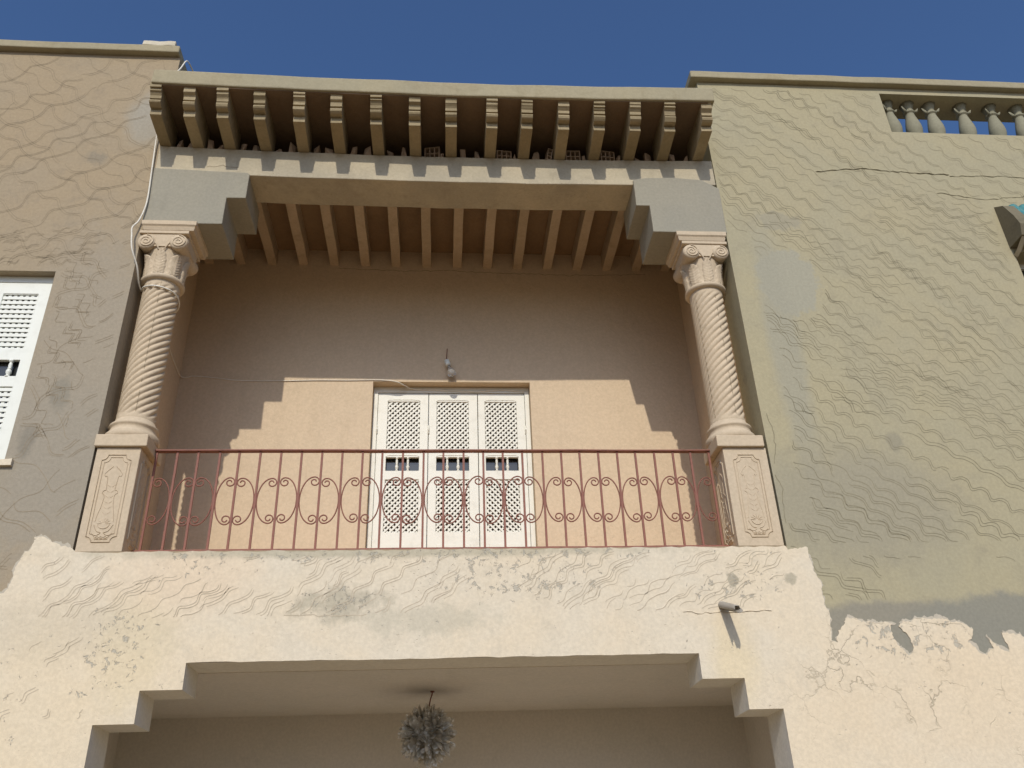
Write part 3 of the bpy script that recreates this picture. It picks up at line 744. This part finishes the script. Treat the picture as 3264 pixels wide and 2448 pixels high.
for i in range(3):
    a, b = EDGE[i]+.003, EDGE[i+1]-.003
    px0, px1 = [(-.579, -.235), (-.054, .288), (.466, .808)][i]
    zs = [.012, .79, 1.36, 1.459, 1.611, 1.707, 2.270, 2.372]
    opens = [(.79, 1.36), (1.459, 1.611), (1.707, 2.270)]
    m = mk('door_leaf', *cells([a, px0, px1, b], zs, lambda x, z: not (px0 < x < px1 and any(q0 < z < q1 for q0, q1 in opens)), YB+.125, YB+.165))
    leaf_ = bev(put('door_leaf', m, 'door', house), .004)
    leaf_['label'] = ('left', 'middle', 'right')[i] + ' leaf of the white lattice door'
    fa = -PI/4 if i == 2 else PI/4
    slats(leaf_, px0, px1, 1.707, 2.270, YB+.134, PI/4, .0415, .025, .008, 'door')
    slats(leaf_, px0, px1, 1.707, 2.270, YB+.1425, -PI/4, .0415, .025, .008, 'door')
    slats(leaf_, px0, px1, .79, 1.36, YB+.134, fa, .0415, .025, .008, 'door')
    slats(leaf_, px0, px1, .79, 1.36, YB+.1425, -fa, .0415, .025, .008, 'door')
    # raised arched beads over the panels
    for z_ in (2.270, 1.611):
        q = smooth_pts([(px0-.004, YB+.1245, z_+.004), (px0+.03, YB+.1245, z_+.020), ((px0+px1)/2, YB+.1245, z_+.022), (px1-.03, YB+.1245, z_+.020), (px1+.004, YB+.1245, z_+.004)], 6)
        put('bead', mk('bead', *tube(q, .004, 6), True), 'door', leaf_)
    for z0_, z1_ in ((.775, 1.375), (1.692, 2.285)):
        put('lattice_backing', boxmesh('lattice_backing', px0-.015, px1+.015, YB+.168, YB+.174, z0_, z1_), 'backing', leaf_)
    for q in (1/3, 2/3):
        put('baluster', turned(.019, .16), 'door', leaf_, (px0+(px1-px0)*q, YB+.143, 1.455))
    bev(put('panel', boxmesh('panel', a+.09, b-.09, YB+.119, YB+.1255, .12, .66), 'door', leaf_), .004)
    hx = {0: a, 1: a, 2: b}[i]
    for hz in (1.93, .50):
        put('hinge', mk('hinge', *lathe([(.004, -.05), (.009, -.045), (.009, -.002), (.011, 0), (.009, .002), (.009, .045), (.004, .05)], 10), True), 'door', leaf_, (hx, YB+.118, hz))
put('door_glass', boxmesh('door_glass', DX0+.05, DX1-.05, YB+.196, YB+.204, .01, 2.378), 'glass', house)
put('room_wall', boxmesh('room_wall', DX0-.3, DX1+.3, YB+.5, YB+.55, 0, 2.7), 'dark', house)

# ------------------------------------------------------------------ left window shutters
swf = cells([WX0+.002, WX0+.03, WX1-.012, WX1-.002], [WZ0+.002, WZ0+.03, 2.535, WZ1-.002], lambda x, z: not (WX0+.03 < x < WX1-.012 and WZ0+.03 < z < 2.535), .085, .15)
win = put('window', mk('window', *swf), 'shutter', house); win['label'] = 'white shuttered window in the beige wall'
for i, (a, b) in enumerate(((-4.03, WX1-.014), (WX0+.032, -4.036))):
    px0, px1 = (a+.15, -3.582) if i == 0 else (a+.13, b-.15)
    zs = [WZ0+.032, .94, 1.472, 1.575, 1.732, 1.848, 2.415, 2.532]
    opens = [(.94, 1.472), (1.575, 1.732), (1.848, 2.415)]
    m = mk('shutter_leaf', *cells([a, px0, px1, b], zs, lambda x, z: not (px0 < x < px1 and any(q0 < z < q1 for q0, q1 in opens)), .09, .13))
    lf = bev(put('shutter_leaf', m, 'shutter', house), .004)
    for z0_, z1_ in ((1.848, 2.415), (.94, 1.472)):
        slats(lf, px0, px1, z0_, z1_, .098, 0, .0485, .030, .008, 'shutter')
        slats(lf, px0, px1, z0_, z1_, .1065, PI/2, .0485, .026, .008, 'shutter')
    for q in (1/4, 3/4):
        put('baluster', turned(.024, .165), 'shutter', lf, (px0+(px1-px0)*q, .108, 1.571))
put('window_glass', boxmesh('window_glass', WX0+.03, WX1-.012, .148, .155, WZ0+.03, 2.535), 'glass', house)
put('room_wall', boxmesh('room_wall', WX0-.2, WX1+.2, TH+.2, TH+.25, WZ0-.2, WZ1+.2), 'dark', house)
m = wob(boxmesh('window_sill', WX0-.06, WX1+.07, -.03, .10, .70, WZ0-.002), .012, .06, 9)
put('window_sill', m, 'white', house)

# ------------------------------------------------------------------ right window with glazed tile hood
hood = put('window_hood', fix(mk('window_hood', *prismx([(.0, 3.575), (-.10, 3.49), (-.215, 3.23), (-.225, 3.08), (-.02, 3.072), (.0, 3.07)], 5.78, 7.06))), 'corbel', house)
for a_ in (5.66, 7.06):
    put('hood_cheek', fix(mk('hood_cheek', *prismx([(-.001, 3.60), (-.118, 3.52), (-.205, 3.325), (-.245, 3.19), (-.212, 3.075), (-.02, 3.072), (-.001, 3.07)], a_, a_+.118))), 'cheek', hood)
for j in range(4):
    y0_, z0_ = -.012-.056*j, 3.60-.098*j
    for i in range(11):
        r_ = .058; V = []; N = 9
        for k_ in range(N):
            a = PI*k_/(N-1)
            for (s_, dy, dz) in ((r_, 0, 0), (r_, -.085, -.165), (r_-.012, 0, 0), (r_-.012, -.085, -.165)):
                V.append((s_*math.cos(a), dy-s_*math.sin(a)*.78, dz+s_*math.sin(a)*.45+.0))
        F = []
        for k_ in range(N-1):
            b0 = k_*4; b1 = b0+4
            F += [(b0, b1, b1+1, b0+1), (b0+2, b0+3, b1+3, b1+2), (b0+1, b1+1, b1+3, b0+3), (b0, b0+2, b1+2, b1)]
        if i == 0 and j == 0: tl = fix(mk('tile', V, F, True))
        put('tile', tl, 'tile', hood, (5.842+.1125*i, y0_, z0_-.02))
for x in (5.70, 6.98):
    put('hood_strut', fix(mk('hood_strut', *tube([(x, .0, 2.98), (x, -.06, 3.0), (x, -.19, 3.075)], .028, 4))), 'lintel', hood)
rwin = put('window', mk('window', *cells([HX0+.002, HX0+.06, HX1-.06, HX1-.002], [HZ0+.002, HZ0+.06, HZ1-.06, HZ1-.002], lambda x, z: not (HX0+.06 < x < HX1-.06 and HZ0+.06 < z < HZ1-.06), .20, .26)), 'shutter', house)
put('window_glass', boxmesh('window_glass', HX0+.06, HX1-.06, .23, .24, HZ0+.06, HZ1-.06), 'glass', house)
put('window_mullion', boxmesh('window_mullion', (HX0+HX1)/2-.03, (HX0+HX1)/2+.03, .205, .2295, HZ0+.06, HZ1-.06), 'shutter', rwin)
put('room_wall', boxmesh('room_wall', HX0-.2, HX1+.2, TH+.2, TH+.25, HZ0-.2, HZ1+.2), 'dark', house)

# ------------------------------------------------------------------ parapet balusters
H_ = OZ1-OZ0
bprof = [(.045, 0), (.060, 0), (.060, .03), (.05, .04), (.055, .05), (.066, .09), (.080, .14), (.085, .19), (.081, .24), (.070, .30), (.057, .36), (.048, .41), (.047, .425), (.060, .43), (.064, .441), (.060, .452), (.046, .457), (.047, .475), (.055, .52), (.073, H_-.012)]
V, F = lathe(bprof, 40)
V2 = []
for x, y, z in V:
    if z > .48:
        a = math.atan2(x, -y); k_ = 1+.10*abs(math.cos(a*4))*(z-.48)/.09; x *= k_; y *= k_
    V2.append((x, y, z))
leafp = [(-.066, -.03, .50), (-.11, -.045, .515), (-.125, -.05, .535), (-.10, -.02, .53), (-.066, .02, .525), (-.09, -.035, .555)]
balm = mk('baluster', V2, F, True)
Vl, Fl = tube([(-.05, -.03, .445), (-.08, -.045, .450), (-.105, -.06, .468), (-.115, -.065, .484)], [.02, .022, .015, .003], 8, .5)
Vr, Fr = tube([(.05, -.03, .445), (.07, -.04, .455), (.085, -.05, .482)], [.018, .016, .003], 8, .5)
balm = mk('baluster', *joinp([(V2, F), (Vl, Fl), (Vr, Fr)]), True)
bal = put('balustrade', boxmesh('balustrade', OX0+.002, OX1-.002, .05, .27, OZ0+.0005, OZ0+.012), 'baluster', house)
for x in (4.985, 5.215, 5.48, 5.84, 6.19, 6.51, 6.84, 7.18, 7.5):
    put('baluster', balm, 'baluster', bal, (x, .16, OZ0+.010), rot=(0, random.uniform(-.02, .02), random.uniform(-.3, .3)))

# ------------------------------------------------------------------ loose things
m = wob(boxmesh('stone_slab', -3.16, -2.83, -.06, .16, 0, .075), .010, .05, 9, 3)
tag(bev(put('stone_slab', m, 'slab', at=(0, 0, 5.502)), .01), 'loose pale stone slab lying on the left roof coping', 'stone')

# electric cable: roof corner, down beside the lintel, round the column, along the walls to the door
cw = []
cx_, cy_ = -2.565, .195
path = [(-2.72, .30, 5.51), (-2.735, .16, 5.50), (-2.728, .05, 5.40), (-2.742, -.02, 5.20), (-2.79, -.10, 4.95), (-2.80, -.12, 4.5), (-2.81, -.05, 4.2), (-2.795, -.03, 3.8), (-2.775, -.03, 3.4), (-2.80, -.045, 3.17), (-2.83, -.085, 3.05), (-2.815, -.10, 2.95), (-2.79, -.09, 2.80), (-2.74, -.02, 2.65), (-2.735, .08, 2.54)]
for q in range(11):
    a = math.radians(-75+23*q); path.append((cx_+.168*math.sin(a), cy_-.168*math.cos(a), 2.505-.008*q-(.0 if q < 6 else .012*(q-6))))
path += [(-2.55, .42, 2.40), (-2.72, .75, 2.50), (-2.762, 1.10, 2.56), (-2.762, 1.45, 2.50), (-2.758, 1.66, 2.482), (-2.70, 1.688, 2.479), (-2.621, 1.688, 2.495), (-2.391, 1.688, 2.474), (-2.225, 1.688, 2.452), (-2.027, 1.688, 2.442), (-1.667, 1.688, 2.445), (-1.37, 1.688, 2.455), (-1.0, 1.688, 2.457), (-.737, 1.688, 2.463), (-.60, 1.688, 2.459), (-.485, 1.692, 2.444), (-.40, 1.74, 2.425), (-.30, 1.80, 2.412), (-.03, 1.803, 2.404), (.38, 1.803, 2.390), (.657, 1.803, 2.410), (.90, 1.803, 2.392)]
P = smooth_pts(path, 5)
tag(put('electric_cable', mk('electric_cable', *tube(P, [.0078 if i < 130 else .006 for i in range(len(P))], 8), True), 'cable'),
    'white electric cable running from the roof round the column to the door', 'cable')

# bulb above the door
bx, by, bz = .055, YB, 2.86
bulb = thing('light_bulb', 'bare glass light bulb hanging on a wire above the white door', 'light bulb', (bx, by, bz))
q = smooth_pts([(bx, by+.005, bz), (bx, by-.02, bz-.005), (bx-.004, by-.035, bz-.08), (bx-.008, by-.05, bz-.17)], 6)
put('wire', mk('wire', *tube(q, .0045, 6), True), 'iron', bulb)
ax = Vector((.32, -.12, -1)).normalized(); base = Vector((bx-.008, by-.05, bz-.165))
def along(prof, n=20):
    V, F = lathe(prof, n); R_ = ax.to_track_quat('Z', 'Y').to_matrix()
    return [tuple(base + R_ @ Vector(v)) for v in V], F
put('socket', mk('socket', *along([(.008, 0), (.026, .006), (.029, .065), (.024, .080), (.008, .081)]), True), 'shutter', bulb)
put('bulb_cap', mk('bulb_cap', *along([(.016, .078), (.016, .112), (.013, .114)]), True), 'pvc', bulb)
put('bulb_glass', mk('bulb_glass', *along([(.016, .110), (.022, .128), (.038, .152), (.045, .180), (.041, .206), (.025, .226), (.003, .233)], 28), True), 'bulb', bulb)

# rain spout: broken plastic half pipe
V, F = [], []
N, Mx = 16, 9
for i in range(Mx+1):
    t_ = i/Mx
    for k_ in range(N+1):
        a = -PI*.22 + (2*PI*.86)*k_/N
        ln = .27 - (.04 if 4 < k_ < 12 else 0) - .012*math.sin(k_*2.1)
        y = .05-(ln+.05)*t_
        for r_ in (.034, .029):
            V.append((2.160+.04*t_+r_*math.sin(a+.6), y, -.452-.115*t_-r_*math.cos(a+.6)))
W2 = (N+1)*2
for i in range(Mx):
    for k_ in range(N):
        b0 = i*W2+k_*2; b1 = b0+W2
        F += [(b0, b0+2, b1+2, b1), (b0+1, b1+1, b1+3, b0+3)]
for k_ in range(N):
    b0 = Mx*W2+k_*2; F.append((b0, b0+2, b0+3, b0+1))
for i in range(Mx):
    for k_ in (0, N):
        b0 = i*W2+k_*2; F.append((b0, b0+1, b0+W2+1, b0+W2))
tag(put('rain_spout', mk('rain_spout', V, F, True), 'pvc'), 'broken grey plastic rain spout sticking out of the cream wall', 'pipe')

# shell lamp in the porch
lx, ly, lz = -.085, 1.287, AZ[2]-.003
lamp = thing('hanging_lamp', 'round hanging lamp of pointed shell blades under the porch ceiling', 'lamp', (lx, ly, lz))
q = smooth_pts([(lx+.02, ly, lz+.004), (lx+.016, ly, lz-.03), (lx+.004, ly, lz-.07), (lx-.008, ly, lz-.13)], 5)
put('hanging_wire', mk('hanging_wire', *tube(q, .006, 6), True), 'iron', lamp)
put('hook', mk('hook', *lathe([(.004, -.012), (.018, -.010), (.02, 0)], 12), True), 'iron', lamp, (lx+.02, ly, lz))
c0 = Vector((lx-.018, ly, lz-.355)); V, F = [], []
rnd = random.Random(2)
NP = 460
for i in range(NP):
    zz = 1-2*(i+.5)/NP; a = i*2.39996; rr = math.sqrt(1-zz*zz)
    nrm = Vector((rr*math.cos(a), rr*math.sin(a), zz))
    d_ = (nrm + Vector((rnd.uniform(-1, 1), rnd.uniform(-1, 1), rnd.uniform(-1, 1)))*.42).normalized()
    A = d_.cross(Vector((rnd.uniform(-1, 1), rnd.uniform(-1, 1), rnd.uniform(-1, 1)))).normalized()
    r0_, r1_ = rnd.uniform(.10, .15), rnd.uniform(.215, .265); wd_ = rnd.uniform(.016, .027); k_ = len(V); base_ = c0+nrm*r0_
    for t_, q in ((0, .25), (.35, .8), (.7, 1), (.9, .7), (1, .08)):
        pt = base_ + d_*(r1_-r0_)*t_ + d_.cross(A)*.012*math.sin(t_*2.5)
        V += [pt - A*wd_*q, pt + A*wd_*q]
    F += [(k_+2*q, k_+2*q+1, k_+2*q+3, k_+2*q+2) for q in range(4)]
o = put('shell_blades', mk('shell_blades', V, F, False), 'shell', lamp); o['kind'] = 'stuff'
put('lamp_core', mk('lamp_core', *lathe([(.005, -.13), (.06, -.115), (.11, -.07), (.13, 0), (.11, .07), (.06, .115), (.02, .20), (.004, .24)], 24, 0, 0), True), 'shell', lamp, tuple(c0))

# broken bricks and rubble on the ledge between the corbels
ORD = ['first', 'second', 'third', 'fourth', 'fifth', 'sixth', 'seventh', 'eighth', 'ninth', 'tenth', 'eleventh', 'twelfth', 'thirteenth', 'fourteenth', 'fifteenth']
def chunk(sx, sy, sz, rnd):
    bm = bmesh.new()
    for _ in range(14):
        bm.verts.new((rnd.uniform(-1, 1)*sx, rnd.uniform(-1, 1)*sy, rnd.choice((0, 0, 1))*rnd.uniform(.7, 1)*sz*2))
    r_ = bmesh.ops.convex_hull(bm, input=bm.verts)
    bmesh.ops.delete(bm, geom=[v for v in bm.verts if not v.link_faces], context='VERTS')
    zmin = min(v.co.z for v in bm.verts)
    for v in bm.verts: v.co.z -= zmin
    me = bpy.data.meshes.new('rubble_stone'); bm.to_mesh(me); bm.free(); return me
def hollow(wx, wz, dy, nx, nz):
    xs, zs = [0], [0]; t1 = .012; cw_ = (wx-t1*(nx+1))/nx; ch = (wz-t1*(nz+1))/nz
    for i in range(nx): xs += [xs[-1]+t1, xs[-1]+t1+cw_]
    xs.append(wx)
    for i in range(nz): zs += [zs[-1]+t1, zs[-1]+t1+ch]
    zs.append(wz)
    hol = [(xs[1+2*i], xs[2+2*i]) for i in range(nx)]; hz = [(zs[1+2*i], zs[2+2*i]) for i in range(nz)]
    V, F = cells(xs, zs, lambda x, z: not (any(a < x < b for a, b in hol) and any(a < z < b for a, b in hz)), 0, dy)
    V = [(x-wx/2, y, z) for x, y, z in V]
    bk = box(-wx/2+.002, wx/2-.002, dy-.001, dy+.02, .002, wz-.002)
    return mk('brick_fragment', *joinp([(V, F), bk]))
rnd = random.Random(21)
for i in range(15):
    xa, xb = CX[i]+.062, CX[i+1]-.062; mid = (xa+xb)/2; base_z = TZ+sag(mid)+.004
    if i in (7, 9, 11, 12):
        wx = rnd.uniform(.13, .17)
        o = put('brick_fragment', hollow(wx, rnd.uniform(.13, .17), .08, 3, 2), 'brick', at=(mid+rnd.uniform(-.03, .0), rnd.uniform(.03, .05), base_z), rot=(0, 0, rnd.uniform(-.2, .2)))
        tag(o, 'broken hollow brick in the %s gap from the left between corbels' % ORD[i], 'brick', 'broken bricks on the cornice ledge')
        o = put('rubble_stone', chunk(.026, .03, .045, rnd), 'brick', at=(xb-.032, rnd.uniform(.035, .05), base_z))
        tag(o, 'small rubble lump beside the hollow brick in the %s corbel gap' % ORD[i], 'rubble', 'rubble on the cornice ledge')
    elif i == 10:
        o = put('brick_fragment', hollow(.055, .16, .09, 1, 3), 'brick', at=(xb-.045, .012, base_z), rot=(0, .18, .2))
        tag(o, 'upright pale hollow brick leaning in the eleventh corbel gap', 'brick', 'broken bricks on the cornice ledge')
        o = put('rubble_stone', chunk(.055, .045, .075, rnd), 'brick', at=(xa+.07, .06, base_z))
        tag(o, 'grey rubble lump left of the upright brick in the eleventh corbel gap', 'rubble', 'rubble on the cornice ledge')
    else:
        n = 2
        for k_ in range(n):
            sx = rnd.uniform(.035, .06)
            o = put('rubble_stone', chunk(sx, .045, rnd.uniform(.05, .085), rnd), 'brick', at=(xa+(xb-xa)*((k_+.5)/n)+rnd.uniform(-.012, .012), rnd.uniform(.045, .065), base_z))
            tag(o, '%s rubble lump in the %s gap from the left between corbels' % (('left', 'right')[k_], ORD[i]), 'rubble', 'rubble on the cornice ledge')

# lift everything so that the street is at z = 0
for o in COL.objects:
    if o.parent is None and o.type != 'CAMERA': o.location.z += LIFT
